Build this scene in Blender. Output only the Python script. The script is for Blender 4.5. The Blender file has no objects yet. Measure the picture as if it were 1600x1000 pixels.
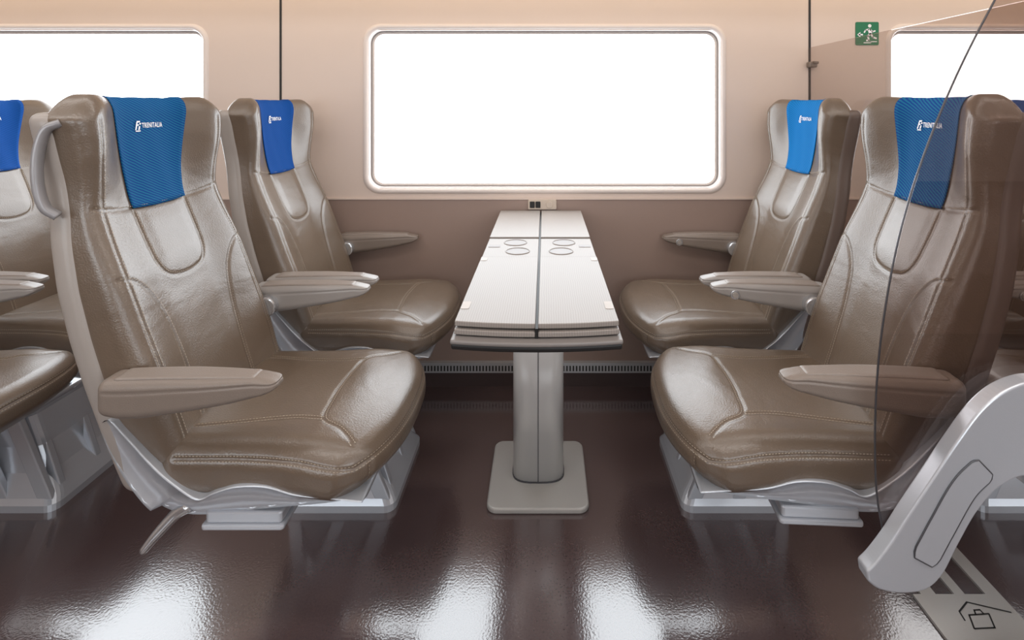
import bpy, bmesh, math
import numpy as np
from mathutils import Vector, Matrix
from mathutils.kdtree import KDTree

sc = bpy.context.scene
col = sc.collection
sc.view_settings.view_transform = 'Standard'
sc.view_settings.look = 'None'
sc.view_settings.exposure = 0.0

# ------------------------------------------------------------------ materials
def lin(c):
    return tuple(((x/255.0)/12.92 if x/255.0 <= 0.04045 else ((x/255.0+0.055)/1.055)**2.4) for x in c)

def mat(name, rgb, rough=0.5, metal=0.0, spec=0.5, coat=0.0, coat_rough=0.1,
        bump=0.0, bscale=200.0, var=0.0, vscale=4.0, wrinkle=0.0, wscale=9.0):
    m = bpy.data.materials.new(name)
    m.use_nodes = True
    nt = m.node_tree
    b = nt.nodes['Principled BSDF']
    c = lin(rgb)
    b.inputs['Base Color'].default_value = (*c, 1)
    b.inputs['Roughness'].default_value = rough
    b.inputs['Metallic'].default_value = metal
    b.inputs['Specular IOR Level'].default_value = spec
    b.inputs['Coat Weight'].default_value = coat
    b.inputs['Coat Roughness'].default_value = coat_rough
    tc = nt.nodes.new('ShaderNodeTexCoord')
    if var > 0:
        n = nt.nodes.new('ShaderNodeTexNoise'); n.inputs['Scale'].default_value = vscale
        n.inputs['Detail'].default_value = 4
        nt.links.new(tc.outputs['Object'], n.inputs['Vector'])
        r = nt.nodes.new('ShaderNodeMapRange')
        r.inputs['From Min'].default_value = 0.3; r.inputs['From Max'].default_value = 0.7
        r.inputs['To Min'].default_value = 1-var; r.inputs['To Max'].default_value = 1+var
        nt.links.new(n.outputs['Fac'], r.inputs['Value'])
        h = nt.nodes.new('ShaderNodeHueSaturation')
        h.inputs['Color'].default_value = (*c, 1)
        nt.links.new(r.outputs['Result'], h.inputs['Value'])
        nt.links.new(h.outputs['Color'], b.inputs['Base Color'])
    last = None
    if wrinkle > 0:
        n4 = nt.nodes.new('ShaderNodeTexNoise'); n4.inputs['Scale'].default_value = wscale
        n4.inputs['Detail'].default_value = 2.0; n4.inputs['Distortion'].default_value = 0.5
        mp = nt.nodes.new('ShaderNodeMapping'); mp.inputs['Scale'].default_value = (1,0.6,1.2)
        nt.links.new(tc.outputs['Object'], mp.inputs['Vector'])
        nt.links.new(mp.outputs['Vector'], n4.inputs['Vector'])
        bp0 = nt.nodes.new('ShaderNodeBump'); bp0.inputs['Strength'].default_value = wrinkle
        bp0.inputs['Distance'].default_value = 0.02
        nt.links.new(n4.outputs['Fac'], bp0.inputs['Height'])
        last = bp0
        nt.links.new(bp0.outputs['Normal'], b.inputs['Normal'])
    if bump > 0:
        n2 = nt.nodes.new('ShaderNodeTexNoise'); n2.inputs['Scale'].default_value = bscale
        n2.inputs['Detail'].default_value = 3
        nt.links.new(tc.outputs['Object'], n2.inputs['Vector'])
        bp = nt.nodes.new('ShaderNodeBump'); bp.inputs['Strength'].default_value = bump
        bp.inputs['Distance'].default_value = 0.002
        nt.links.new(n2.outputs['Fac'], bp.inputs['Height'])
        if last: nt.links.new(last.outputs['Normal'], bp.inputs['Normal'])
        nt.links.new(bp.outputs['Normal'], b.inputs['Normal'])
    return m

M_leather = mat('leather', (106,91,77), 0.29, spec=0.85, coat=0.12, coat_rough=0.18, bump=0.32, bscale=300, var=0.06, vscale=6, wrinkle=0.17, wscale=10)
M_stitch = mat('stitch_thread', (184,171,154), 0.7)
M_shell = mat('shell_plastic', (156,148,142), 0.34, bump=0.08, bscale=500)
M_shell_shaded = mat('shell_plastic_shaded', (104,90,83), 0.4, bump=0.08, bscale=500)  # same shell plastic, with shade and glass tint put into its colour
M_frame = mat('frame_silver', (194,198,205), 0.25, metal=0.4, bump=0.05, bscale=400)
M_arm = mat('armrest_plastic', (128,116,107), 0.36, bump=0.25, bscale=500)
M_pad = mat('armrest_pad_plastic', (138,127,119), 0.34, bump=0.25, bscale=400)
M_arm2 = mat('armrest_plastic_light', (150,144,140), 0.30, bump=0.15, bscale=500)
M_steel = mat('steel', (205,207,210), 0.22, metal=0.8)
M_dark = mat('dark_rubber', (22,20,20), 0.5)
M_darkmetal = mat('dark_metal', (84,84,88), 0.3, metal=0.5)
M_handle = mat('handle_grey', (146,144,146), 0.3, metal=0.2)
M_gasket = mat('gasket_grey', (140,133,130), 0.45)
M_wall_up = mat('wall_upper', (216,199,188), 0.5, bump=0.02, bscale=300, var=0.015, vscale=2)
M_wall_lo = mat('wall_lower', (152,131,121), 0.42, bump=0.15, bscale=500, var=0.03, vscale=3)
M_winframe = mat('window_frame', (222,211,205), 0.3)
M_ceil = mat('ceiling', (226,214,202), 0.6)
M_white = mat('white_print', (240,242,245), 0.5)
M_tab = mat('pull_tab', (186,178,172), 0.5)
M_green = mat('green_sign', (10,112,74), 0.45)
M_plate = mat('table_plate_metal', (176,173,169), 0.32, metal=0.2, bump=0.1, bscale=300)
M_post = mat('table_post_metal', (216,215,213), 0.28, metal=0.25)
M_grille = mat('heater_grille_metal', (176,176,178), 0.35, metal=0.2)
M_beige = mat('beige_plastic', (198,184,170), 0.5)
M_tedge = mat('table_edge', (124,118,115), 0.4)
M_recess = mat('cup_recess_grey', (128,121,118), 0.4)

# floor
M_floor = bpy.data.materials.new('floor_lino'); M_floor.use_nodes = True
nt = M_floor.node_tree; b = nt.nodes['Principled BSDF']
tc = nt.nodes.new('ShaderNodeTexCoord')
n = nt.nodes.new('ShaderNodeTexNoise'); n.inputs['Scale'].default_value = 3.0; n.inputs['Detail'].default_value = 6
nt.links.new(tc.outputs['Object'], n.inputs['Vector'])
cr = nt.nodes.new('ShaderNodeValToRGB')
cr.color_ramp.elements[0].position = 0.35; cr.color_ramp.elements[0].color = (*lin((82,65,65)),1)
cr.color_ramp.elements[1].position = 0.7; cr.color_ramp.elements[1].color = (*lin((95,77,76)),1)
nt.links.new(n.outputs['Fac'], cr.inputs['Fac'])
n3 = nt.nodes.new('ShaderNodeTexNoise'); n3.inputs['Scale'].default_value = 190; n3.inputs['Detail'].default_value = 1
nt.links.new(tc.outputs['Object'], n3.inputs['Vector'])
mx = nt.nodes.new('ShaderNodeMixRGB'); mx.blend_type = 'MULTIPLY'; mx.inputs['Fac'].default_value = 0.3
nt.links.new(cr.outputs['Color'], mx.inputs['Color1']); nt.links.new(n3.outputs['Fac'], mx.inputs['Color2'])
nt.links.new(mx.outputs['Color'], b.inputs['Base Color'])
b.inputs['Roughness'].default_value = 0.15
b.inputs['Specular IOR Level'].default_value = 1.0
b.inputs['Coat Weight'].default_value = 1.0
b.inputs['Coat IOR'].default_value = 1.6
b.inputs['Coat Roughness'].default_value = 0.09
bp = nt.nodes.new('ShaderNodeBump'); bp.inputs['Strength'].default_value = 0.12; bp.inputs['Distance'].default_value = 0.0015
nt.links.new(n3.outputs['Fac'], bp.inputs['Height']); nt.links.new(bp.outputs['Normal'], b.inputs['Normal'])
nt.links.new(bp.outputs['Normal'], b.inputs['Coat Normal'])

def cloth(name, c0, c1):
    M = bpy.data.materials.new(name); M.use_nodes = True
    nt = M.node_tree; b = nt.nodes['Principled BSDF']
    tc = nt.nodes.new('ShaderNodeTexCoord')
    mp = nt.nodes.new('ShaderNodeMapping'); mp.inputs['Rotation'].default_value = (math.radians(28),0,0)
    nt.links.new(tc.outputs['Object'], mp.inputs['Vector'])
    w = nt.nodes.new('ShaderNodeTexWave'); w.bands_direction = 'Z'; w.inputs['Scale'].default_value = 50; w.inputs['Distortion'].default_value = 1.2
    w.inputs['Detail'].default_value = 1.0
    nt.links.new(mp.outputs['Vector'], w.inputs['Vector'])
    cr = nt.nodes.new('ShaderNodeValToRGB')
    cr.color_ramp.elements[0].color = (*lin(c0),1); cr.color_ramp.elements[1].color = (*lin(c1),1)
    nt.links.new(w.outputs['Fac'], cr.inputs['Fac']); nt.links.new(cr.outputs['Color'], b.inputs['Base Color'])
    b.inputs['Roughness'].default_value = 0.8
    b.inputs['Specular IOR Level'].default_value = 0.2
    bp = nt.nodes.new('ShaderNodeBump'); bp.inputs['Strength'].default_value = 0.3; bp.inputs['Distance'].default_value = 0.001
    nt.links.new(w.outputs['Fac'], bp.inputs['Height']); nt.links.new(bp.outputs['Normal'], b.inputs['Normal'])
    return M
M_cloth = cloth('headrest_cloth_teal', (0,50,132), (22,108,142))
M_cloth2 = cloth('headrest_cloth_blue', (0,60,130), (2,74,148))
M_cloth3 = cloth('headrest_cloth_bright', (0,98,164), (4,116,184))

M_lam = bpy.data.materials.new('table_laminate'); M_lam.use_nodes = True
nt = M_lam.node_tree; b = nt.nodes['Principled BSDF']
tc = nt.nodes.new('ShaderNodeTexCoord')
w = nt.nodes.new('ShaderNodeTexWave'); w.bands_direction = 'X'; w.inputs['Scale'].default_value = 62; w.inputs['Distortion'].default_value = 4.0
w.inputs['Detail'].default_value = 2; w.inputs['Detail Scale'].default_value = 0.4
nt.links.new(tc.outputs['Object'], w.inputs['Vector'])
cr = nt.nodes.new('ShaderNodeValToRGB')
cr.color_ramp.elements[0].color = (*lin((137,129,124)),1); cr.color_ramp.elements[1].color = (*lin((150,142,136)),1)
nt.links.new(w.outputs['Fac'], cr.inputs['Fac']); nt.links.new(cr.outputs['Color'], b.inputs['Base Color'])
b.inputs['Roughness'].default_value = 0.36
b.inputs['Specular IOR Level'].default_value = 0.3

def pane_mat(name, strength):
    M = bpy.data.materials.new(name); M.use_nodes = True
    nt = M.node_tree; nt.nodes.clear()
    o = nt.nodes.new('ShaderNodeOutputMaterial'); e = nt.nodes.new('ShaderNodeEmission')
    e.inputs['Color'].default_value = (0.90,0.955,1,1); e.inputs['Strength'].default_value = strength
    nt.links.new(e.outputs[0], o.inputs[0])
    return M
M_pane = pane_mat('bright_window_pane', 5.4)
M_pane2 = pane_mat('opposite_window_pane', 4.6)

def glass_mat(name, tint, base):
    M = bpy.data.materials.new(name); M.use_nodes = True
    nt = M.node_tree; nt.nodes.clear()
    o = nt.nodes.new('ShaderNodeOutputMaterial')
    tr = nt.nodes.new('ShaderNodeBsdfTransparent'); tr.inputs['Color'].default_value = (*tint,1)
    gl = nt.nodes.new('ShaderNodeBsdfGlossy'); gl.inputs['Roughness'].default_value = 0.0; gl.inputs['Color'].default_value=(0.9,0.84,0.84,1)
    lw = nt.nodes.new('ShaderNodeLayerWeight'); lw.inputs['Blend'].default_value = 0.5
    pw = nt.nodes.new('ShaderNodeMath'); pw.operation = 'POWER'; pw.inputs[1].default_value = 4.5
    ma = nt.nodes.new('ShaderNodeMath'); ma.operation = 'MULTIPLY_ADD'; ma.inputs[1].default_value = 0.8; ma.inputs[2].default_value = base
    nt.links.new(lw.outputs['Facing'], pw.inputs[0]); nt.links.new(pw.outputs[0], ma.inputs[0])
    mx = nt.nodes.new('ShaderNodeMixShader')
    nt.links.new(ma.outputs[0], mx.inputs[0]); nt.links.new(tr.outputs[0], mx.inputs[1]); nt.links.new(gl.outputs[0], mx.inputs[2])
    nt.links.new(mx.outputs[0], o.inputs[0])
    return M
M_glass = glass_mat('tinted_glass', (0.80,0.755,0.735), 0.045)
M_glass2 = glass_mat('tinted_glass_cross', (0.87,0.84,0.82), 0.03)

# ------------------------------------------------------------------ helpers
I4 = Matrix.Identity(4)
def mk_mesh(name, V, F, mats, midx=None, smooth=True):
    me = bpy.data.meshes.new(name)
    me.from_pydata([tuple(map(float, v)) for v in V], [], [tuple(int(i) for i in f) for f in F])
    for m in (mats if isinstance(mats, (list, tuple)) else [mats]):
        me.materials.append(m)
    if midx is not None:
        me.polygons.foreach_set('material_index', np.array(midx, dtype=np.int32))
    me.polygons.foreach_set('use_smooth', np.full(len(me.polygons), smooth))
    me.update()
    return me

def obj(name, me, parent=None, loc=(0,0,0), rot=(0,0,0), **props):
    ob = bpy.data.objects.new(name, me)
    ob.location = loc; ob.rotation_euler = rot
    if parent is not None: ob.parent = parent
    for k, v in props.items(): ob[k] = v
    col.objects.link(ob)
    return ob

def cube_grid(nx, ny, nz):
    idx = {}; V = []; F = []
    def vid(i, j, k):
        key = (i, j, k)
        if key not in idx:
            idx[key] = len(V); V.append((2*i/nx-1, 2*j/ny-1, 2*k/nz-1))
        return idx[key]
    for j in range(ny):
        for k in range(nz):
            F.append((vid(nx,j,k), vid(nx,j+1,k), vid(nx,j+1,k+1), vid(nx,j,k+1)))
            F.append((vid(0,j,k), vid(0,j,k+1), vid(0,j+1,k+1), vid(0,j+1,k)))
    for i in range(nx):
        for k in range(nz):
            F.append((vid(i,ny,k), vid(i,ny,k+1), vid(i+1,ny,k+1), vid(i+1,ny,k)))
            F.append((vid(i,0,k), vid(i+1,0,k), vid(i+1,0,k+1), vid(i,0,k+1)))
    for i in range(nx):
        for j in range(ny):
            F.append((vid(i,j,nz), vid(i+1,j,nz), vid(i+1,j+1,nz), vid(i,j+1,nz)))
            F.append((vid(i,j,0), vid(i,j+1,0), vid(i+1,j+1,0), vid(i+1,j,0)))
    return np.array(V), F

def rb(P, h, r):
    h = np.array(h); p = P*h
    inner = np.clip(p, -(h-r), h-r)
    d = p-inner
    L = np.linalg.norm(d, axis=1, keepdims=True)+1e-12
    d = d/L
    return inner+d*r, d

def sstep(a, b, x):
    t = np.clip((x-a)/(b-a), 0, 1)
    return t*t*(3-2*t)

def table(zs, vs, k=0.03):
    g = np.linspace(zs[0]-0.1, zs[-1]+0.1, 400)
    v = np.interp(g, zs, vs)
    w = max(3, int(k/(g[1]-g[0]))|1)
    ker = np.hanning(w+2)[1:-1]; ker /= ker.sum()
    vp = np.pad(v, w//2, mode='edge')
    v2 = np.convolve(vp, ker, mode='valid')
    return lambda z: np.interp(z, g, v2)

def catmull(pts, n=24):
    pts = np.array(pts, float)
    P = np.vstack([2*pts[0]-pts[1], pts, 2*pts[-1]-pts[-2]])
    out = []
    for i in range(1, len(P)-2):
        for t in np.linspace(0, 1, n, endpoint=False):
            out.append(0.5*((2*P[i])+(-P[i-1]+P[i+1])*t+(2*P[i-1]-5*P[i]+4*P[i+1]-P[i+2])*t*t+(-P[i-1]+3*P[i]-3*P[i+1]+P[i+2])*t**3))
    out.append(P[-2])
    return np.array(out)

class Soft:
    """Rounded block run through a deformation D(Q) with seams and stitching."""
    def __init__(s, h, r, D):
        s.h, s.r, s.D = h, r, D
    def pt(s, P):
        Q, d = rb(P, s.h, s.r)
        p = s.D(Q); n = s.D(Q+d*0.002)-p
        n /= (np.linalg.norm(n, axis=1, keepdims=True)+1e-12)
        return p, n
    def build(s, name, res, mats, seams=(), gd=0.004, gw=0.005, stitch=True):
        P, F = cube_grid(*res)
        p, n = s.pt(P)
        F = list(F); midx = [0]*len(F)
        if seams:
            sw = [s.pt(np.array(q)) for q in seams]
            allp = []
            for a, _ in sw:
                L = np.concatenate([[0], np.cumsum(np.linalg.norm(np.diff(a, axis=0), axis=1))])
                m = max(2, int(L[-1]/0.0025))
                t = np.linspace(0, L[-1], m)
                allp.append(np.stack([np.interp(t, L, a[:, k]) for k in range(3)], 1))
            ap = np.vstack(allp)
            kd = KDTree(len(ap))
            for i, q in enumerate(ap): kd.insert(q, i)
            kd.balance()
            dist = np.array([kd.find(q)[2] for q in p])
            p = p-n*(gd*np.exp(-(dist/gw)**2))[:, None]
            V = [tuple(q) for q in p]
            if stitch:
                for a, nn in sw:
                    L = np.concatenate([[0], np.cumsum(np.linalg.norm(np.diff(a, axis=0), axis=1))])
                    for off in (-0.0048, 0.0048):
                        t = np.arange(0.004, L[-1]-0.004, 0.0070)
                        c = np.stack([np.interp(t, L, a[:, k]) for k in range(3)], 1)
                        c2 = np.stack([np.interp(t+0.001, L, a[:, k]) for k in range(3)], 1)
                        m = np.stack([np.interp(t, L, nn[:, k]) for k in range(3)], 1)
                        tg = c2-c; tg /= (np.linalg.norm(tg, axis=1, keepdims=True)+1e-12)
                        sd = np.cross(m, tg)
                        g = gd*math.exp(-(off/gw)**2)
                        c = c+sd*off+m*(0.0012-g)
                        for ci, ti, si in zip(c, tg, sd):
                            k = len(V)
                            V += [tuple(ci-ti*0.0021-si*0.0006), tuple(ci+ti*0.0021-si*0.0006), tuple(ci+ti*0.0021+si*0.0006), tuple(ci-ti*0.0021+si*0.0006)]
                            F.append((k, k+1, k+2, k+3)); midx.append(1)
        else:
            V = p
        return mk_mesh(name, V, F, mats, midx)

def rbox_mesh(name, h, r, mats, res=(10,10,10), D=None):
    s = Soft(h, r, D or (lambda Q: Q))
    return s.build(name, res, mats)

def join_meshes(name, parts, mats):
    V = []; F = []; mi = []; sm = []
    for me, mtx, m in parts:
        k = len(V)
        for v in me.vertices: V.append(mtx @ v.co)
        for f in me.polygons:
            F.append([i+k for i in f.vertices]); mi.append(m); sm.append(f.use_smooth)
    me = mk_mesh(name, V, F, mats, mi)
    me.polygons.foreach_set('use_smooth', sm)
    return me

def prism(name, poly, z0, z1, mats, bev=0.0, seg=2, smooth=False):
    bm = bmesh.new()
    vs = [bm.verts.new((x, y, z0)) for x, y in poly]
    f = bm.faces.new(vs)
    r = bmesh.ops.extrude_face_region(bm, geom=[f])
    for v in [g for g in r['geom'] if isinstance(g, bmesh.types.BMVert)]:
        v.co.z = z1
    bmesh.ops.recalc_face_normals(bm, faces=bm.faces)
    if bev > 0:
        eds = [e for e in bm.edges if len(e.link_faces) == 2 and e.calc_face_angle(0) > 0.5]
        bmesh.ops.bevel(bm, geom=eds, offset=bev, segments=seg, profile=0.5, affect='EDGES', clamp_overlap=True)
    me = bpy.data.meshes.new(name); bm.to_mesh(me); bm.free()
    for m in (mats if isinstance(mats, (list, tuple)) else [mats]): me.materials.append(m)
    me.polygons.foreach_set('use_smooth', np.full(len(me.polygons), smooth))
    return me

def rrect(cx, cy, hx, hy, r, n=6):
    out = []
    for (ccx, ccy, a0) in ((cx+hx-r, cy+hy-r, 0), (cx-hx+r, cy+hy-r, 90), (cx-hx+r, cy-hy+r, 180), (cx+hx-r, cy-hy+r, 270)):
        for i in range(n+1):
            a = math.radians(a0+90*i/n)
            out.append((ccx+r*math.cos(a), ccy+r*math.sin(a)))
    return out

def xform(me, M):
    me.transform(M); me.update(); return me

XZ = Matrix(((1,0,0,0),(0,0,-1,0),(0,1,0,0),(0,0,0,1)))

def tube(name, pts, rad, mats, sx=1.0, n=12, cyc=False, up=(0,1,0)):
    pts = np.array(pts, float); N = len(pts)
    rad = np.full(N, rad) if np.isscalar(rad) else np.array(rad)
    V = []; F = []
    up = np.array(up, float)
    for i in range(N):
        if cyc: t = pts[(i+1) % N]-pts[i-1]
        else: t = pts[min(i+1, N-1)]-pts[max(i-1, 0)]
        t /= np.linalg.norm(t)
        a = up-t*np.dot(up, t); a /= np.linalg.norm(a); bb = np.cross(t, a)
        for k in range(n):
            th = 2*math.pi*k/n
            V.append(pts[i]+a*math.cos(th)*rad[i]*sx+bb*math.sin(th)*rad[i])
    R = N if cyc else N-1
    for i in range(R):
        for k in range(n):
            j = (i+1) % N
            F.append((i*n+k, i*n+(k+1) % n, j*n+(k+1) % n, j*n+k))
    if not cyc:
        F.append(tuple(range(n-1, -1, -1))); F.append(tuple((N-1)*n+k for k in range(n)))
    return mk_mesh(name, V, F, mats)

def cyl(name, r, h, mats, n=28, bev=0.0):
    return prism(name, [(r*math.cos(2*math.pi*i/n), r*math.sin(2*math.pi*i/n)) for i in range(n)], 0, h, mats, bev=bev)

def strokes(polys, width, fmap):
    V = []; F = []
    for pl in polys:
        for a, b_ in zip(pl[:-1], pl[1:]):
            a = np.array(a, float); b2 = np.array(b_, float)
            t = b2-a; L = np.linalg.norm(t)
            if L < 1e-9: continue
            t /= L; nrm = np.array([-t[1], t[0]])
            a = a-t*width*0.3; b2 = b2+t*width*0.3
            k = len(V)
            for q in (a-nrm*width/2, b2-nrm*width/2, b2+nrm*width/2, a+nrm*width/2): V.append(fmap(q))
            F.append((k, k+1, k+2, k+3))
    return V, F

def text_geo(body, size, shear=0.0, bold=0.0, spacing=1.0):
    cu = bpy.data.curves.new('txt', 'FONT'); cu.body = body; cu.size = size; cu.shear = shear; cu.offset = bold
    cu.resolution_u = 3; cu.space_character = spacing
    ob = bpy.data.objects.new('txt', cu); col.objects.link(ob)
    dg = bpy.context.evaluated_depsgraph_get(); dg.update()
    me = bpy.data.meshes.new_from_object(ob.evaluated_get(dg))
    V = np.array([v.co[:2] for v in me.vertices]); F = [tuple(f.vertices) for f in me.polygons]
    bpy.data.objects.remove(ob); bpy.data.curves.remove(cu); bpy.data.meshes.remove(me)
    return V, F

# ------------------------------------------------------------------ SEAT
zs  = [0.36,0.42,0.50,0.61,0.70,0.80,0.90,0.96,1.02,1.10,1.17,1.22]
FC = table(zs, [-.140,-.165,-.190,-.225,-.255,-.292,-.335,-.360,-.372,-.382,-.388,-.395], 0.08)
FS = table(zs, [-.112,-.135,-.160,-.195,-.230,-.268,-.314,-.336,-.332,-.325,-.331,-.348], 0.08)
BK = table(zs, [-.236,-.258,-.284,-.320,-.347,-.374,-.394,-.403,-.412,-.420,-.426,-.428])
HWt = table(zs, [.205,.210,.216,.221,.222,.220,.213,.206,.206,.221,.232,.229], 0.08)
def Ff(y, z):
    return FC(z)+(FS(z)-FC(z))*sstep(0.06, 0.20, np.abs(y)) + 0.004*sstep(0.090,0.045,np.abs(y))*sstep(0.75,0.82,z)*sstep(0.955,0.90,z)
BC = 0.785; BH = 0.412
def D_back(Q):
    z = Q[:, 2]+BC
    y = Q[:, 1]/0.22*HWt(z)
    t = (Q[:, 0]+0.06)/0.12
    f = Ff(y, z); b_ = BK(z)
    x = b_+(f-b_)*t
    z2 = z+0.008*sstep(0.08, 0.16, np.abs(y))*sstep(1.05, 1.19, z) - 0.032*sstep(1.10,1.20,z)*sstep(0.165,0.235,np.abs(y))
    return np.stack([x, y, z2], 1)
def yz(pts):
    pts = np.array(pts, float)
    return np.stack([np.ones(len(pts)), pts[:, 0]/HWt(pts[:, 1]), (pts[:, 1]-BC)/BH], 1)
back = Soft((0.06,0.22,BH), 0.038, D_back)
seamsB = [yz(catmull([(-.205,.962),(-.11,.945),(0,.938),(.11,.945),(.205,.962)])),
          yz(catmull([(-.082,.935),(-.081,.86),(-.075,.81),(-.052,.780),(0,.770),(.052,.780),(.075,.81),(.081,.86),(.082,.935)]))]
for s in (-1, 1):
    seamsB.append(yz(catmull([(s*.208,.815),(s*.165,.80),(s*.125,.745),(s*.105,.66),(s*.098,.55),(s*.098,.42)])))
    seamsB.append(yz(catmull([(s*.178,.40),(s*.186,.60),(s*.187,.80),(s*.176,.95),(s*.184,1.08),(s*.188,1.15)])))
me_back = back.build('backrest', (14,124,190), [M_leather, M_stitch], seamsB, gd=0.0032, gw=0.0036)

def patch_P():
    rows = []
    for z in np.linspace(0.942, 1.185, 30): rows.append(('f', z))
    for a in np.linspace(0.95, -0.95, 8): rows.append(('t', a))
    for z in np.linspace(1.185, 1.05, 8): rows.append(('b', z))
    P = []; nc = 25
    for r_, v in rows:
        for j in range(nc):
            u = -1+2*j/(nc-1)
            if r_ == 'f':
                hw = 0.088+0.022*(v-0.942)/0.243; zz = v-0.004*(1-u*u)*(v < 0.95)
                P.append((1, u*hw/0.22, (zz-BC)/BH))
            elif r_ == 't': P.append((v, u*0.110/0.22, 1))
            else: P.append((-1, u*0.110/0.22, (v-BC)/BH))
    return np.array(P), len(rows), nc
P, nr, nc = patch_P()
p, n_ = back.pt(P)
wr = 0.0006*np.sin(P[:, 1]*22+P[:, 2]*9)
out_ = p+n_*(0.0032+wr)[:, None]; inn = p+n_*0.0005
V = np.vstack([out_, inn]); F = []
K = nr*nc
for i in range(nr-1):
    for j in range(nc-1):
        a = i*nc+j
        F.append((a, a+1, a+nc+1, a+nc)); F.append((K+a, K+a+nc, K+a+nc+1, K+a+1))
for i in range(nr-1):
    for j in (0, nc-1):
        a = i*nc+j; F.append((a, a+nc, K+a+nc, K+a) if j == 0 else (a, K+a, K+a+nc, a+nc))
for j in range(nc-1): F.append((j, K+j, K+j+1, j+1))
me_covers = [mk_mesh('headrest_cover', V, F, m) for m in (M_cloth, M_cloth2, M_cloth3)]

LV = []; LF = []
def addlogo(V2, F2, ox, oz):
    k = len(LV)
    pts = [(q[0]+ox, q[1]+oz) for q in V2]
    pp, nn = back.pt(yz(pts))
    for a, m in zip(pp, nn): LV.append(a+m*0.0058)
    for f in F2: LF.append([i+k for i in f])
v2, f2 = text_geo('TRENITALIA', 0.0170, 0.0, 0.00035, 1.12)
w_ = v2[:, 0].max(); v2 = v2*np.array([0.064/w_, 1.0])
addlogo(v2, f2, -0.020, 1.126)
def poly(pts): return np.array(pts), [tuple(range(len(pts)))]
S = 0.00135
for pl in ([(2,0),(5,0),(9,14),(6,14)], [(6,14),(7.4,17),(15,17),(14.2,14)], [(5,8),(11,8),(11.6,10.4),(5.6,10.4)],
           [(9,0),(12.5,0),(14.5,7),(11.2,7)], [(12.4,10.4),(13.2,13),(17,13),(16,9.8)], [(3,-3),(14,-3),(14.6,-1),(3.5,-1)]):
    a, f = poly(pl); addlogo(a*S*0.95, f, -0.044, 1.121)
me_logo = mk_mesh('logo', LV, LF, M_white, smooth=False)

def D_cush(Q):
    x = Q[:, 0]+0.043; y = Q[:, 1]; z = Q[:, 2]+0.42
    fr = sstep(-0.05, 0.28, x)
    y2 = y*(1+0.10*fr)
    x2 = x-0.075*(np.abs(y)/0.22)**2.6*sstep(0.0, 0.3, x)
    top = sstep(-0.02, 0.05, Q[:, 2])
    z2 = z+top*(0.010*(1-(y/0.22)**2)-0.010*sstep(0.18, -0.15, x)*(1-(y/0.2)**2).clip(0, 1)) - 0.012*sstep(0.12,0.30,x)*top
    z2 = z2+ (1-top)*0.002
    x2 = x2-0.03*(1-sstep(-0.055, 0.0, Q[:, 2]))*sstep(0.15, 0.3, x)
    return np.stack([x2, y2, z2], 1)
cush = Soft((0.25,0.22,0.060), 0.050, D_cush)
def xy(pts):
    pts = np.array(pts, float)
    return np.stack([(pts[:, 0]-0.05)/0.25, pts[:, 1]/0.22, np.ones(len(pts))], 1)
per = []
for a in np.linspace(-0.8, 1, 70): per.append((a, -1, 0.60))
for b_ in np.linspace(-1, 1, 60)[1:]: per.append((1, b_, 0.60))
for a in np.linspace(1, -0.8, 70)[1:]: per.append((a, 1, 0.60))
seamsC = [np.array(per),
          xy(catmull([(.256,-.182),(.19,-.15),(.128,-.125),(.112,-.06),(.108,0),(.112,.06),(.128,.125),(.19,.15),(.256,.182)]))]
for s in (-1, 1):
    seamsC.append(xy(catmull([(.128,s*.125),(.05,s*.122),(-.05,s*.135),(-.15,s*.15)])))
    seamsC.append(np.array([(1, s*0.84, c) for c in np.linspace(0.60, -0.8, 20)]))
me_cush = cush.build('seat_cushion', (124,112,34), [M_leather, M_stitch], seamsC, gd=0.0026, gw=0.004)

def D_shell(Q):
    z = Q[:, 2]+0.770
    y = Q[:, 1]/0.232*(HWt(z)+0.006)
    x = BK(z)-0.005+Q[:, 0]+0.010*(np.abs(Q[:, 1])/0.232)**4
    return np.stack([x, y, z], 1)
shell_s = Soft((0.029,0.232,0.396), 0.024, D_shell)
me_shell = shell_s.build('back_shell', (10,50,80), M_shell)
me_shell_shaded = shell_s.build('back_shell', (10,50,80), M_shell_shaded)

top = [(-.275,.545),(-.235,.50),(-.19,.45),(-.15,.415),(-.10,.383),(-.065,.395),(-.02,.408),(.04,.408),(.10,.392),(.18,.384),(.235,.378)]
bot = [(.235,.366),(.15,.352),(.05,.343),(-.03,.335),(-.10,.328),(-.155,.332),(-.20,.352),(-.245,.405),(-.285,.475),(-.305,.53)]
pt_ = catmull(top, 6); pb_ = catmull(bot, 6)
prof = list(pt_)+list(pb_)
def pan_mesh():
    ys = [-.228,-.232,-.226,-.18,0,.18,.226,.232,.228]
    V = []; F = []; N = len(prof)
    for k, y in enumerate(ys):
        for i, (x, z) in enumerate(prof):
            isb = i >= len(pt_)
            yy = y*(0.86 if isb and x > -.2 else (0.95 if isb else 1.0))
            if k in (0, 8):
                z2 = z+(-0.003 if not isb else 0.003)
            else: z2 = z
            V.append((x, yy, z2))
    for k in range(len(ys)-1):
        for i in range(N):
            j = (i+1) % N
            F.append((k*N+i, (k+1)*N+i, (k+1)*N+j, k*N+j))
    nt_, nb = len(pt_), len(pb_)
    for k, flip in ((0, False), (len(ys)-1, True)):
        A = [int(round(q)) for q in np.linspace(0, nt_-1, 40)]
        B = [nt_+nb-1-int(round(q)) for q in np.linspace(0, nb-1, 40)]
        for q in range(39):
            f = [k*N+A[q], k*N+A[q+1], k*N+B[q+1], k*N+B[q]]
            f2 = []
            for t in f:
                if t not in f2: f2.append(t)
            if len(f2) > 2: F.append(tuple(f2[::-1] if flip else f2))
    return mk_mesh('seat_pan', V, F, M_frame)
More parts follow.
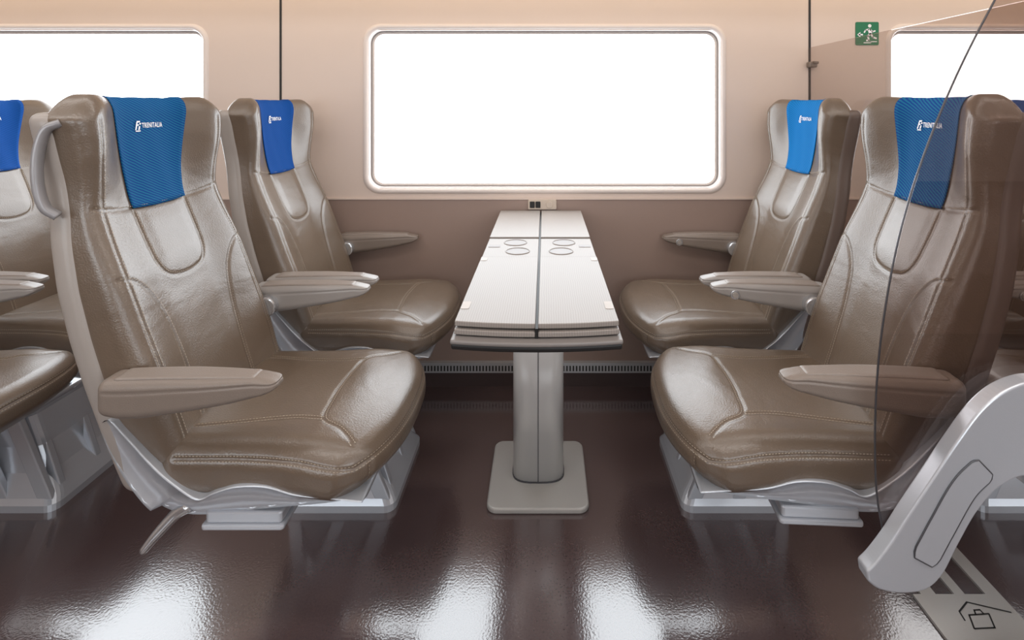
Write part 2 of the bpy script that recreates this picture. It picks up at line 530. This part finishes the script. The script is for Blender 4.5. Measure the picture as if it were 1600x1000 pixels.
me_pan = pan_mesh()
bmx = bmesh.new(); bmx.from_mesh(me_pan); bmesh.ops.recalc_face_normals(bmx, faces=bmx.faces); bmx.to_mesh(me_pan); bmx.free()

me_foot = join_meshes('foot_bar', [(prism('fb', rrect(0,0,.080,.030,.008), .010, .034, M_frame, bev=.004), I4, 0),
                                   (prism('fb', rrect(0,0,.086,.036,.008), 0, .010, M_frame, bev=.003), I4, 0)], [M_frame])
me_lever = tube('recline_lever', catmull([(.02,0,.012),(-.01,0,-.008),(-.045,-.008,-.045),(-.072,-.012,-.078)], 8), [0.015-0.007*i/24 for i in range(25)], M_steel, sx=1.5)
me_handle = tube('grab_handle', catmull([(-.378,-.224,1.145),(-.400,-.234,1.130),(-.412,-.238,1.08),(-.412,-.238,1.02),(-.402,-.234,.975),(-.385,-.224,.955)], 8), 0.0088, M_handle, sx=1.3)

def D_arm(Q):
    s = (Q[:, 0]+0.172)/0.344
    w = 1.0-0.28*sstep(0.55, 1.0, s)
    t = (Q[:, 2]+0.038)/0.076
    lo = np.interp(s, [0,.12,.25,.5,.75,.92,1.0], [.580,.571,.572,.585,.600,.614,.626])
    hi = 0.652-0.004*(2*s-1)**2 - 0.006*sstep(.85,1.0,s)
    return np.stack([Q[:, 0]-0.090, Q[:, 1]*w, lo+(hi-lo)*t], 1)
arm = Soft((0.172,0.032,0.038), 0.020, D_arm)
path = []
for a in np.linspace(-.9, 1, 50): path.append((a, -1, .42))
for b_ in np.linspace(-1, 1, 12)[1:]: path.append((1, b_, .42))
for a in np.linspace(1, -.9, 50)[1:]: path.append((a, 1, .42))
me_arm = arm.build('armrest', (90,20,24), [M_arm, M_arm], [np.array(path)], gd=0.0022, gw=0.0022, stitch=False)
me_arm2 = arm.build('armrest', (90,20,24), [M_arm2, M_arm2], [np.array(path)], gd=0.0022, gw=0.0022, stitch=False)
def D_pad(Q):
    s = (Q[:, 0]+0.135)/0.270
    w = 1.0-0.22*sstep(0.5, 1.0, s)
    return np.stack([Q[:, 0]-0.096, Q[:, 1]*w, Q[:, 2]+0.6500-0.003*(2*s-1)**2], 1)
me_pad = Soft((0.135,0.022,0.004), 0.0038, D_pad).build('armrest_pad', (40,12,4), M_pad)
me_hinge = cyl('armrest_hinge', 0.028, 0.045, M_steel, bev=.004)
def button():
    a = cyl('b1', 0.014, 0.007, M_steel, bev=.0015); b_ = cyl('b2', 0.009, 0.009, M_shell, bev=.0015)
    return join_meshes('armrest_button', [(a, I4, 0), (b_, I4, 1)], [M_steel, M_shell])
me_button = button()
AO = .252
def build_seat(x, y, flip, label, cov=0, lever=False, handle=0, rot=0.0, feet=(-1,), shell=None, inner=1):
    e = bpy.data.objects.new('train_seat', None)
    e.empty_display_size = 0.1
    e.location = (x, y, 0); e.rotation_euler = (0, 0, (math.pi if flip else 0)+rot)
    e['label'] = label; e['category'] = 'train seat'; e['group'] = 'train seats'
    col.objects.link(e)
    obj('backrest', me_back, e)
    hc = obj('headrest_cover', me_covers[cov], e, label='blue cloth headrest cover with white logo')
    obj('logo', me_logo, hc, label='white printed railway emblem and lettering')
    obj('seat_cushion', me_cush, e); obj('back_shell', shell or me_shell, e, label='light grey plastic back shell' if shell is None else 'plastic back shell with shade put into its dark taupe colour')
    obj('seat_pan', me_pan, e, label='silver painted seat frame')
    for s in feet: obj('foot_bar', me_foot, e, loc=(-.02, s*.175, .303))
    for s in (-1, 1):
        a = obj('armrest', me_arm2 if s == inner else me_arm, e, loc=(0, s*AO, 0))
        obj('armrest_pad', me_pad, a)
        obj('armrest_hinge', me_hinge, a, loc=(-.20, -s*.055, .598), rot=(math.radians(-90 if s > 0 else 90), 0, 0))
        if s < 0:
            obj('armrest_button', me_button, a, loc=(.018, .0235, .620), rot=(math.radians(-90), 0, 0), label='round chrome button')
    if lever: obj('recline_lever', me_lever, e, loc=(-.155,-.190,.335), label='polished metal lever')
    if handle:
        h = obj('grab_handle', me_handle, e, label='slim grey handle loop')
        if handle > 0: h.scale = (1, -1, 1)
    return e

YN, YF = 1.240, 1.820
PL, PR = -0.605, 0.570
build_seat(PL, YN, False, 'taupe leather train seat with teal-blue headrest cover beside the aisle', 0, lever=True, handle=-1, inner=1)
build_seat(PL, YF, False, 'taupe leather train seat with blue headrest cover beside the window wall', 1, inner=-1, feet=())
build_seat(PR, YN+.012, True, 'taupe leather train seat with teal cover partly behind glass screen', 0, rot=math.radians(-3), feet=(1,), shell=me_shell_shaded, inner=-1)
build_seat(PR, YF, True, 'taupe leather train seat with bright blue cover by the window', 2, inner=1, shell=me_shell_shaded, feet=())
build_seat(PL-.985, YN, False, 'taupe leather train seat in the neighbouring row beside the aisle', 1, inner=1)
build_seat(PL-1.045, YF, False, 'taupe leather train seat in the neighbouring row by the window', 1, inner=-1, feet=())
build_seat(PR+.855, YF, True, 'taupe leather train seat behind the glass partition by the window', 1, shell=me_shell_shaded, feet=())
build_seat(PR+.855, YN, True, 'taupe leather train seat behind the glass partition beside the aisle', 1, shell=me_shell_shaded, feet=(1,), inner=-1)

def pedestal():
    parts = []
    secs = [(0.0,.165,.160,.03,.0),(0.020,.165,.160,.03,.0),(0.034,.156,.150,.03,0),(0.09,.125,.125,.03,-.01),(0.16,.100,.115,.03,-.02),(0.25,.085,.12,.03,-.03),(0.302,.095,.145,.03,-.04)]
    V = []; F = []; n = None
    for (z, hx, hy, r, ox) in secs:
        pl = rrect(ox, 0, hx, hy, r, 5); n = len(pl)
        for q in pl: V.append((q[0], q[1], z))
    for k in range(len(secs)-1):
        for i in range(n):
            j = (i+1) % n
            F.append((k*n+i, k*n+j, (k+1)*n+j, (k+1)*n+i))
    F.append(tuple(range(n-1, -1, -1))); F.append(tuple((len(secs)-1)*n+i for i in range(n)))
    body = mk_mesh('pb', V, F, M_frame, smooth=False)
    parts.append((body, I4, 0))
    parts.append((prism('cap', rrect(-.04,-.045,.060,.13,.02), .300, .329, M_frame), I4, 0))
    for s in (-1, 1):
        y0 = -.132 if s < 0 else .150
        for pl in ([(.148,.03),(.105,.03),(-.01,.302),(.035,.302)], [(-.150,.03),(-.112,.03),(-.085,.302),(-.125,.302)], [(.02,.03),(-.02,.03),(-.085,.20),(-.085,.26)]):
            t = prism('web', pl, 0, .018, M_frame, bev=.003)
            parts.append((t, Matrix.Translation((0, y0, 0)) @ XZ, 0))
    for s in (-1, 1):
        for yy in (-.10, 0.02):
            t = prism('rib', [(0,0),(s*.05,0),(0,.15)] if s > 0 else [(0,0),(0,.15),(s*.05,0)], 0, .02, M_frame, bev=.003)
            parts.append((t, Matrix.Translation((s*.10, yy, .03)) @ XZ, 0))
    return join_meshes('seat_pedestal', parts, [M_frame])
me_ped = pedestal()
for x in (PL, PR, PL-.985, PR+.855):
    s = 1 if x < 0 else -1
    obj('seat_pedestal', me_ped, None, (x+.005*s, 1.605, 0), (0,0,0 if x < 0 else math.pi),
        label='silver cast metal pedestal under the twin seats', category='seat base', group='seat pedestals')

# ------------------------------------------------------------------ TABLE
TX = -0.016
tb = bpy.data.objects.new('folding_table', None); tb.location = (TX, 1.6, 0); col.objects.link(tb)
tb['label'] = 'narrow folding table with pale striped leaves on a metal pedestal'; tb['category'] = 'table'
def tl(y): return y-1.6
AR = .014
arc = [(-.172+.344*i/16, tl(.985)+AR*((i-8)/8)**2) for i in range(17)]
obj('table_board', prism('table_board', [(.172, tl(2.10)), (-.172, tl(2.10))]+arc, .691, .7030, M_dark, bev=.004), tb, label='black-edged lower table board')
arc2 = [(-.173+.346*i/16, tl(.98)+AR*((i-8)/8)**2) for i in range(17)]
obj('table_board', prism('board_top', [(.173, tl(2.10)), (-.173, tl(2.10))]+arc2, .7040, .7125, [M_tedge], bev=.003), tb)
def leaf_mesh(s, y0, y1, z0, z1, front):
    x0, x1 = .0032*s, .168*s
    if front: e = [(x0+(x1-x0)*i/8, tl(y0)+AR*(i/8)**2) for i in range(9)]
    else: e = [(x0, tl(y0)), (x1, tl(y0))]
    pl = e+[(x1, tl(y1)), (x0, tl(y1))]
    return prism('table_leaf', pl, z0, z1, M_lam, bev=.0015)
for s in (-1, 1):
    for (y0, y1, fr_) in ((1.000,1.455,True), (1.676,2.095,False)):
        a = leaf_mesh(s, y0, y1, .7155, .7255, fr_); b_ = leaf_mesh(s, y0-.004 if not fr_ else y0+.006, y1, .7300, .740, fr_)
        sp_ = prism('sp', [(s*.010,tl(y0+.03)),(s*.162,tl(y0+.03)),(s*.162,tl(y1-.01)),(s*.010,tl(y1-.01))], .7255,.7300, M_dark)
        lf = obj('table_leaf', join_meshes('table_leaf', [(a, I4, 0), (b_, I4, 0), (sp_, I4, 1)], [M_lam, M_darkmetal]), tb)
        if fr_:
            obj('finger_tab', prism('tab', rrect(0,0,.009,.020,.004), .7402,.7408, M_tab), lf, loc=(s*.157, tl(1.10), 0), label='pale pull tab')
            obj('finger_tab', prism('tab', rrect(0,0,.009,.014,.004), .7402,.7408, M_tab), lf, loc=(s*.157, tl(1.43), 0), label='pale pull tab')
    cp = obj('cup_panel', prism('cup_panel', [(s*.0032,tl(1.464)),(s*.168,tl(1.464)),(s*.168,tl(1.664)),(s*.0032,tl(1.664))], .7135,.7365, M_lam, bev=.002), tb, label='cup holder panel')
    obj('cup_gap_shade', prism('cup_gap_shade', [(s*.006,tl(1.452)),(s*.167,tl(1.452)),(s*.167,tl(1.68)),(s*.006,tl(1.68))], .7129,.7290, M_dark), cp, label='dark strip standing in for the gap shadow')  # solid dark strip painting in the shade between cup panel and leaves
    for yy, xx in ((1.615,.078),(1.52,.066)):
        rim = [(.036*math.cos(t), .034*math.sin(t), 0) for t in np.linspace(0, 2*math.pi, 48, endpoint=False)]
        obj('cup_ring', tube('cup_ring', rim, .0018, M_lam, n=8, cyc=True, up=(0,0,1)), cp, loc=(s*xx, tl(yy), .7368))
        obj('cup_recess', prism('cup_recess', [(.034*math.cos(t), .032*math.sin(t)) for t in np.linspace(0, 2*math.pi, 32, endpoint=False)], .7364, .7369, M_recess), cp, loc=(s*xx, tl(yy), 0))
    obj('table_catch', prism('table_label', rrect(0,0,.018,.012,.002), .7366,.7376, M_recess), cp, loc=(s*.142, tl(1.575), 0), label='small grey catch')
obj('hinge_gap', prism('gap', [(-.0030,tl(1.0)),(.0030,tl(1.0)),(.0030,tl(2.095)),(-.0030,tl(2.095))], .7130,.733, M_dark), tb, label='dark centre gap strip')
post = []
for i in range(32):
    a = 2*math.pi*i/32
    c, s_ = math.cos(a), math.sin(a)
    ex = 2/3.0
    post.append((.080*math.copysign(abs(c)**ex, c), .055*math.copysign(abs(s_)**ex, s_)))
pm = prism('table_post', post, .015, .692, M_post)
po = obj('table_post', pm, tb, loc=(-.004, -.006, 0), label='brushed metal oval table post')
for f in pm.polygons: f.use_smooth = abs(f.normal.z) < .5
obj('post_seam', prism('post_seam', [(-.0013,-.0562),(.0013,-.0562),(.0013,-.05),(-.0013,-.05)], .02,.68, M_darkmetal), po)
obj('post_collar', prism('collar', [(x*1.03, y*1.04) for x, y in post], .014,.020, M_darkmetal), po)
obj('base_plate', prism('base_plate', rrect(0,0,.150,.148,.03), 0, .016, M_plate, bev=.005, seg=3), tb, loc=(-.004, -.012, 0), label='square metal floor plate with rounded corners')

# ------------------------------------------------------------------ ROOM
WY = 2.115
XL, XR, YB, ZC = -3.9, 4.3, -0.75, 2.15
def box(x0,x1,y0,y1,z0,z1):
    V = [(x,y,z) for x in (x0,x1) for y in (y0,y1) for z in (z0,z1)]
    F = [(0,1,3,2),(4,6,7,5),(0,4,5,1),(2,3,7,6),(0,2,6,4),(1,5,7,3)]
    return V, F
def boxes(name, bl, mats, midx=None):
    V = []; F = []; mi = []
    for k, bb in enumerate(bl):
        v, f = box(*bb); o = len(V); V += v; F += [[i+o for i in q] for q in f]
        mi += [midx[k] if midx else 0]*6
    return mk_mesh(name, V, F, mats, mi, smooth=False)
wcN = [-2.192, 0.0, 2.214]
wcS = [-1.5, 0.71, 3.40]
def wall(name, y_in, sgn, wc):
    T = .08*sgn; y0, y1 = sorted((y_in, y_in+T)); bl = []; mi = []
    yl = sorted((y_in-.004*sgn, y_in+T))
    bl.append((XL, XR, yl[0], yl[1], 0, .788)); mi.append(1)
    bl.append((XL, XR, y0, y1, .788, .832)); mi.append(0)
    bl.append((XL, XR, y0, y1, 1.50, 1.64)); mi.append(0)
    xs = [XL]
    for c in wc: xs += [c-.745, c+.745]
    xs.append(XR)
    for i in range(0, len(xs), 2):
        bl.append((xs[i], xs[i+1], y0, y1, .832, 1.50)); mi.append(0)
    me = boxes(name, bl, [M_wall_up, M_wall_lo], mi)
    V = []; F = []
    cv = [(0,1.64),(-.004,1.68),(-.02,1.72),(-.05,1.76),(-.10,1.79),(-.20,1.81),(-.45,1.83),(-.47,1.86),(-.47,2.16)]
    for (dy, z) in cv:
        for x in (XL, XR): V.append((x, y_in+dy*sgn, z))
    for i in range(len(cv)-1): F.append((2*i, 2*i+1, 2*i+3, 2*i+2))
    cm = mk_mesh('c', V, F, [M_wall_up])
    mm = join_meshes(name, [(me, I4, 0), (cm, I4, 0)], [M_wall_up, M_wall_lo])
    arr = []
    for k in mi: arr += [k]*6
    arr += [0]*(len(cv)-1)
    mm.polygons.foreach_set('material_index', arr)
    return obj(name, mm, None, kind='structure', label='pale upper and taupe lower wall panelling')
wall('wall_north', WY, 1, wcN)
wall('wall_south', YB, -1, wcS)
obj('wall_west', boxes('ww', [(XL-.05, XL, YB, WY, 0, ZC)], M_wall_up), kind='structure', label='pale end wall')
obj('wall_east', boxes('we', [(XR, XR+.05, YB, WY, 0, ZC)], M_wall_up), kind='structure', label='pale end wall')
obj('floor', boxes('fl', [(XL, XR, YB-.02, WY+.02, -.05, 0)], M_floor), kind='structure', label='glossy dark brown floor')
obj('ceiling', boxes('ce', [(XL, XR, YB, WY, ZC, ZC+.05)], M_ceil), kind='structure', label='pale ceiling')

def ring_loft(name, secs, mats, midx=None):
    V = []; F = []; mi = []
    for hx, hz, r, y in secs:
        pl = rrect(0, 0, hx, hz, r, 8); n = len(pl)
        for q in pl: V.append((q[0], y, q[1]))
    for k in range(len(secs)-1):
        for i in range(n):
            j = (i+1) % n
            F.append((k*n+i, k*n+j, (k+1)*n+j, (k+1)*n+i)); mi.append(midx[k] if midx else 0)
    return mk_mesh(name, V, F, mats, mi)
def window(i, cx, y_in, sgn):
    cz, hx, hz = 1.1665, .770, .360
    fr = ring_loft('window_frame', [(hx,hz,.075,0),(hx-.004,hz-.004,.073,-.006*sgn),(hx-.010,hz-.010,.068,-.009*sgn),(hx-.018,hz-.018,.062,-.008*sgn),
                    (hx-.025,hz-.025,.056,.002*sgn),(hx-.029,hz-.029,.054,.03*sgn)], M_winframe)
    w_ = obj('window_%d' % i, fr, None, (cx, y_in, cz), kind='structure', label='wide window with rounded pale frame')
    gk = ring_loft('window_gasket', [(hx-.028,hz-.028,.054,.020*sgn),(hx-.0315,hz-.0315,.050,.019*sgn),(hx-.0325,hz-.0325,.050,.03*sgn)], M_gasket)
    obj('window_gasket', gk, w_)
    ir = ring_loft('window_inner_rim', [(hx-.0315,hz-.0315,.050,.026*sgn),(hx-.039,hz-.039,.045,.026*sgn),(hx-.039,hz-.039,.045,.036*sgn)], M_winframe)
    obj('window_rim', ir, w_)
    pl = rrect(0,0,hx-.026,hz-.026,.05,8)
    V = [(q[0], .034*sgn, q[1]) for q in pl]
    pn = mk_mesh('window_pane', V, [tuple(range(len(V)))], M_pane if sgn > 0 else M_pane2, smooth=False)
    obj('window_pane', pn, w_, label='brightly lit glass pane')
k = 1
for c in wcN:
    window(k, c, WY, 1); k += 1
for c in wcS:
    window(k, c, YB, -1); k += 1
k = 1
for x in (-1.118, 1.122):
    obj('trim_%d' % k, boxes('tr', [(x-.004, x+.004, WY-.003, WY+.01, .788, 1.66)], M_dark), kind='structure', label='dark vertical panel joint'); k += 1
obj('trim_%d' % k, boxes('tr', [(XL, XR, WY-.008, WY, .783, .789)], M_wall_up), kind='structure', label='pale ledge between wall panels'); k += 1
bl = [(XL, XR, WY-.020, WY-.004, 0, .060), (XL, XR, WY-.024, WY-.004, .060, .102)]
mi = [0, 1]
x = -1.3
while x < 1.35:
    bl.append((x, x+.006, WY-.0248, WY-.0235, .068, .090)); mi.append(2)
    x += .0135
M_base = mat('baseboard_dark', (70,57,56), 0.5)
obj('baseboard_north', boxes('bbn', bl, [M_base, M_grille, M_dark], mi), kind='structure', label='dark skirting with silver slotted heater grille')

sk = obj('power_socket', prism('sp', rrect(0,0,.060,.021,.006), 0, .008, M_beige, bev=.002), None, (-.010, WY-.006, .763), (math.radians(90),0,0),
         label='beige wall power socket plate above the table end', category='socket')
for x in (-.042, -.018):
    obj('socket_insert', prism('si', rrect(0,0,.0105,.0135,.003), .0082, .0105, M_dark, bev=.001), sk, loc=(x,0,0), label='black socket insert')
obj('socket_cover', cyl('sc', .014, .003, M_beige, bev=.001), sk, loc=(.030,0,.008))
sk2 = obj('power_socket', prism('sp', rrect(0,0,.045,.030,.006), 0, .008, M_beige, bev=.002), None, (1.93, WY-.006, .70), (math.radians(90),0,0),
         label='beige wall power socket plate beyond the glass', category='socket')
obj('socket_insert', prism('si', rrect(0,0,.0105,.0135,.003), .0082, .0105, M_dark, bev=.001), sk2, loc=(-.015,0,0))

sx, sz, hs = 1.365, 1.485, .049
sg = obj('emergency_exit_sign', prism('es', rrect(0,0,hs,hs,.006), 0, .003, M_green, bev=.0005), None, (sx, WY, sz), (math.radians(90),0,0),
         label='green square sign with white running figure and arrow', category='sign')
fm = lambda q: (q[0], q[1], .0036)
U = hs/10
V1, F1 = strokes([[(1.8*U,3.2*U),(2.6*U,0)]], 2.6*U, fm)
def adds(polys, w):
    v, f = strokes(polys, w, fm); o_ = len(V1); V1.extend(v); F1.extend([tuple(i+o_ for i in q) for q in f])
adds([[(2.4*U,-.2*U),(.4*U,-2.2*U),(1.4*U,-6*U),(-.6*U,-6*U)], [(2.8*U,-.2*U),(4.8*U,-3.2*U),(7.6*U,-4.2*U)]], 1.5*U)
adds([[(1.2*U,3.6*U),(-1.4*U,3.0*U),(-2.6*U,1.0*U)], [(2.4*U,3.6*U),(4.4*U,1.4*U),(6.6*U,2.2*U)]], 1.2*U)
cx_, cy_ = 2.0*U, 6.6*U
kk = len(V1); V1 += [fm((cx_+1.5*U*math.cos(t), cy_+1.5*U*math.sin(t))) for t in np.linspace(0, 2*math.pi, 14, endpoint=False)]; F1.append(tuple(range(kk, kk+14)))
adds([[(-4.2*U,-1*U),(-7*U,-1*U)]], 1.3*U)
o_ = len(V1); V1 += [fm((-6.0*U,1.3*U)), fm((-8.8*U,-1*U)), fm((-6.0*U,-3.3*U))]; F1.append((o_, o_+1, o_+2))
adds([[(-3*U,-8*U),(3*U,-8*U),(3*U,-7.0*U),(8*U,-7.0*U)]], .8*U)
obj('sign_pictogram', mk_mesh('pic', V1, F1, M_white, smooth=False), sg, label='white running figure and left arrow')

# ------------------------------------------------------------------ GLASS SCREEN
GY = .925
sY = 780/GY
def sp(px, py): return ((px-851)/sY, 1.18-(py-165)/sY)
gs = bpy.data.objects.new('glass_screen', None); gs.location = (0,0,0); col.objects.link(gs)
gs['label'] = 'tinted glass screen on a curved silver support beside the seat'; gs['category'] = 'glass partition'
edge = [(1590,-70),(1552,0),(1520,60),(1490,122),(1463,185),(1440,245),(1420,305),(1401,375),(1386,450),(1374,530),(1367,610),(1365,700),(1369,780),(1384,858)]
ep = catmull([sp(*q) for q in edge], 6)
X1 = 1.115
low = [sp(1420,865), sp(1455,800), sp(1495,735), sp(1535,680), sp(1600,640), (X1, .62)]
pl = [tuple(q) for q in ep]+low+[(X1, ep[0][1])]
g1 = prism('glass_side', pl, 0, .008, M_glass)
xform(g1, Matrix.Translation((0,GY,0)) @ XZ)
obj('glass_pane', g1, gs, label='tinted glass side pane with curved edge')
obj('glass_edge', tube('glass_edge', [(q[0], GY-.004, q[1]) for q in ep], .0017, M_darkmetal, n=6), gs, label='dark polished glass edge')
g2 = boxes('glass_cross', [(X1, X1+.008, GY-.008, WY-.01, .30, 1.424)], M_glass2)
obj('glass_pane', g2, gs, label='tinted glass pane across the row')
obj('glass_edge', tube('ge', [(X1+.004,GY,1.424),(X1+.004,WY-.01,1.424)], .0012, M_gasket, n=6), gs)
obj('glass_clamp', join_meshes('clamp', [(rbox_mesh('c', (.018,.012,.012), .004, M_arm, (6,6,6)), Matrix.Translation((X1+.01,WY-.014,1.352)),0),
     (rbox_mesh('c', (.012,.014,.006), .003, M_arm, (6,6,6)), Matrix.Translation((X1+.02,WY-.016,1.36)),0)],[M_arm]), gs, label='taupe wall clamp')
SF = .890
sY2 = 780/.900
def sp2(px, py): return ((px-851)/sY2, 1.18-(py-165)/sY2)
up_ = [(1348,884),(1364,868),(1388,836),(1412,798),(1448,744),(1488,684),(1526,634),(1566,603),(1614,590),(1670,602),(1720,650),(1745,720)]
lo_ = [(1745,1240),(1640,1240),(1650,1000),(1655,860),(1640,775),(1600,738),(1556,752),(1520,790),(1490,842),(1466,888),(1440,912),(1402,918),(1368,912),(1350,900)]
a = catmull([sp2(*q) for q in up_], 6)
pts = [sp2(*q) for q in lo_]
pts[0] = (pts[0][0], 0.0); pts[1] = (pts[1][0], 0.0)
b_ = [pts[0]]+list(map(tuple, catmull(pts[1:], 6)))
b_ = [(q[0], max(q[1], 0.0)) for q in b_]
sw = prism('curved_support', [tuple(q) for q in a]+b_, 0, .030, M_frame, bev=.010, seg=4)
xform(sw, Matrix.Translation((0,SF+.028,0)) @ XZ)
sup = obj('curved_support', sw, gs, label='curved silver support frame')
def capsule(pts, w):
    pts = catmull([sp2(*q) for q in pts], 8); L = []; R = []
    N = len(pts)
    for i in range(N):
        t = pts[min(i+1, N-1)]-pts[max(i-1, 0)]; t /= np.linalg.norm(t); nn = np.array([-t[1], t[0]])
        e = min(i, N-1-i); ww = w*(0.72 if e == 0 else 0.92 if e == 1 else 1)
        L.append(pts[i]+nn*ww); R.append(pts[i]-nn*ww)
    return L+R[::-1]
cap = capsule([(1434,868),(1464,812),(1497,755),(1530,722)], .024)
obj('support_inset', tube('slot_outline', [(q[0], SF-.003, q[1]) for q in cap], .0016, M_darkmetal, n=6, cyc=True), sup, label='recessed slot outline')
cpn = prism('inset_panel', [tuple(q) for q in cap], 0, .003, M_frame)
xform(cpn, Matrix.Translation((0,SF-.001,0)) @ XZ)
obj('support_panel', cpn, sup, label='inset silver panel')

ft = obj('floor_track', boxes('ft', [(.885,1.095,.93,1.20,0,.006),(.905,.940,1.20,1.33,0,.006),(.985,1.010,1.20,1.42,0,.006),(1.060,1.095,1.20,1.42,0,.006),(.985,1.095,1.40,1.42,0,.006),(.905,1.0,1.31,1.33,0,.006)], M_plate), None,
         label='grey metal floor track with dark house and bag pictogram', category='floor track')
fm = lambda q: (q[0], q[1], .0066)
v, f = strokes([[(.958,1.138),(.962,1.158),(.998,1.180),(1.080,1.156)], [(.978,1.150),(1.026,1.153),(1.012,1.122),(.964,1.120),(.978,1.150)], [(.994,1.151),(.999,1.161),(1.013,1.162),(1.014,1.153)]], .0034, fm)
obj('track_pictogram', mk_mesh('tp', v, f, M_dark, smooth=False), ft, label='dark line pictogram')

# ------------------------------------------------------------------ LIGHTS
def area(name, loc, rot, sx, sy, power, color):
    l = bpy.data.lights.new(name, 'AREA'); l.shape = 'RECTANGLE'; l.size = sx; l.size_y = sy; l.energy = power; l.color = color
    o = bpy.data.objects.new(name, l); o.location = loc; o.rotation_euler = rot; col.objects.link(o)
    return o
area('ceiling_lamp', (0,.35,2.12), (0,0,0), 6.5, .15, 30, (1,.96,.92))
area('ceiling_lamp', (0,1.2,2.12), (0,0,0), 6.5, .12, 14, (1,.96,.92))
area('cove_lamp', (0,1.90,1.79), (math.radians(60),0,0), 6.5, .05, 5, (1,.78,.48))
w = bpy.data.worlds.new('world'); sc.world = w; w.use_nodes = True
w.node_tree.nodes['Background'].inputs[0].default_value = (.9,.92,1,1); w.node_tree.nodes['Background'].inputs[1].default_value = .4

# ------------------------------------------------------------------ CAMERA
cd = bpy.data.cameras.new('camera'); cam = bpy.data.objects.new('camera', cd); col.objects.link(cam)
cam.location = (0,0,1.18); cam.rotation_euler = (math.radians(90),0,0)
cd.sensor_width = 36; cd.lens = 780/1600*36; cd.shift_x = -51/1600; cd.shift_y = -335/1600
cd.clip_start = .02
sc.camera = cam
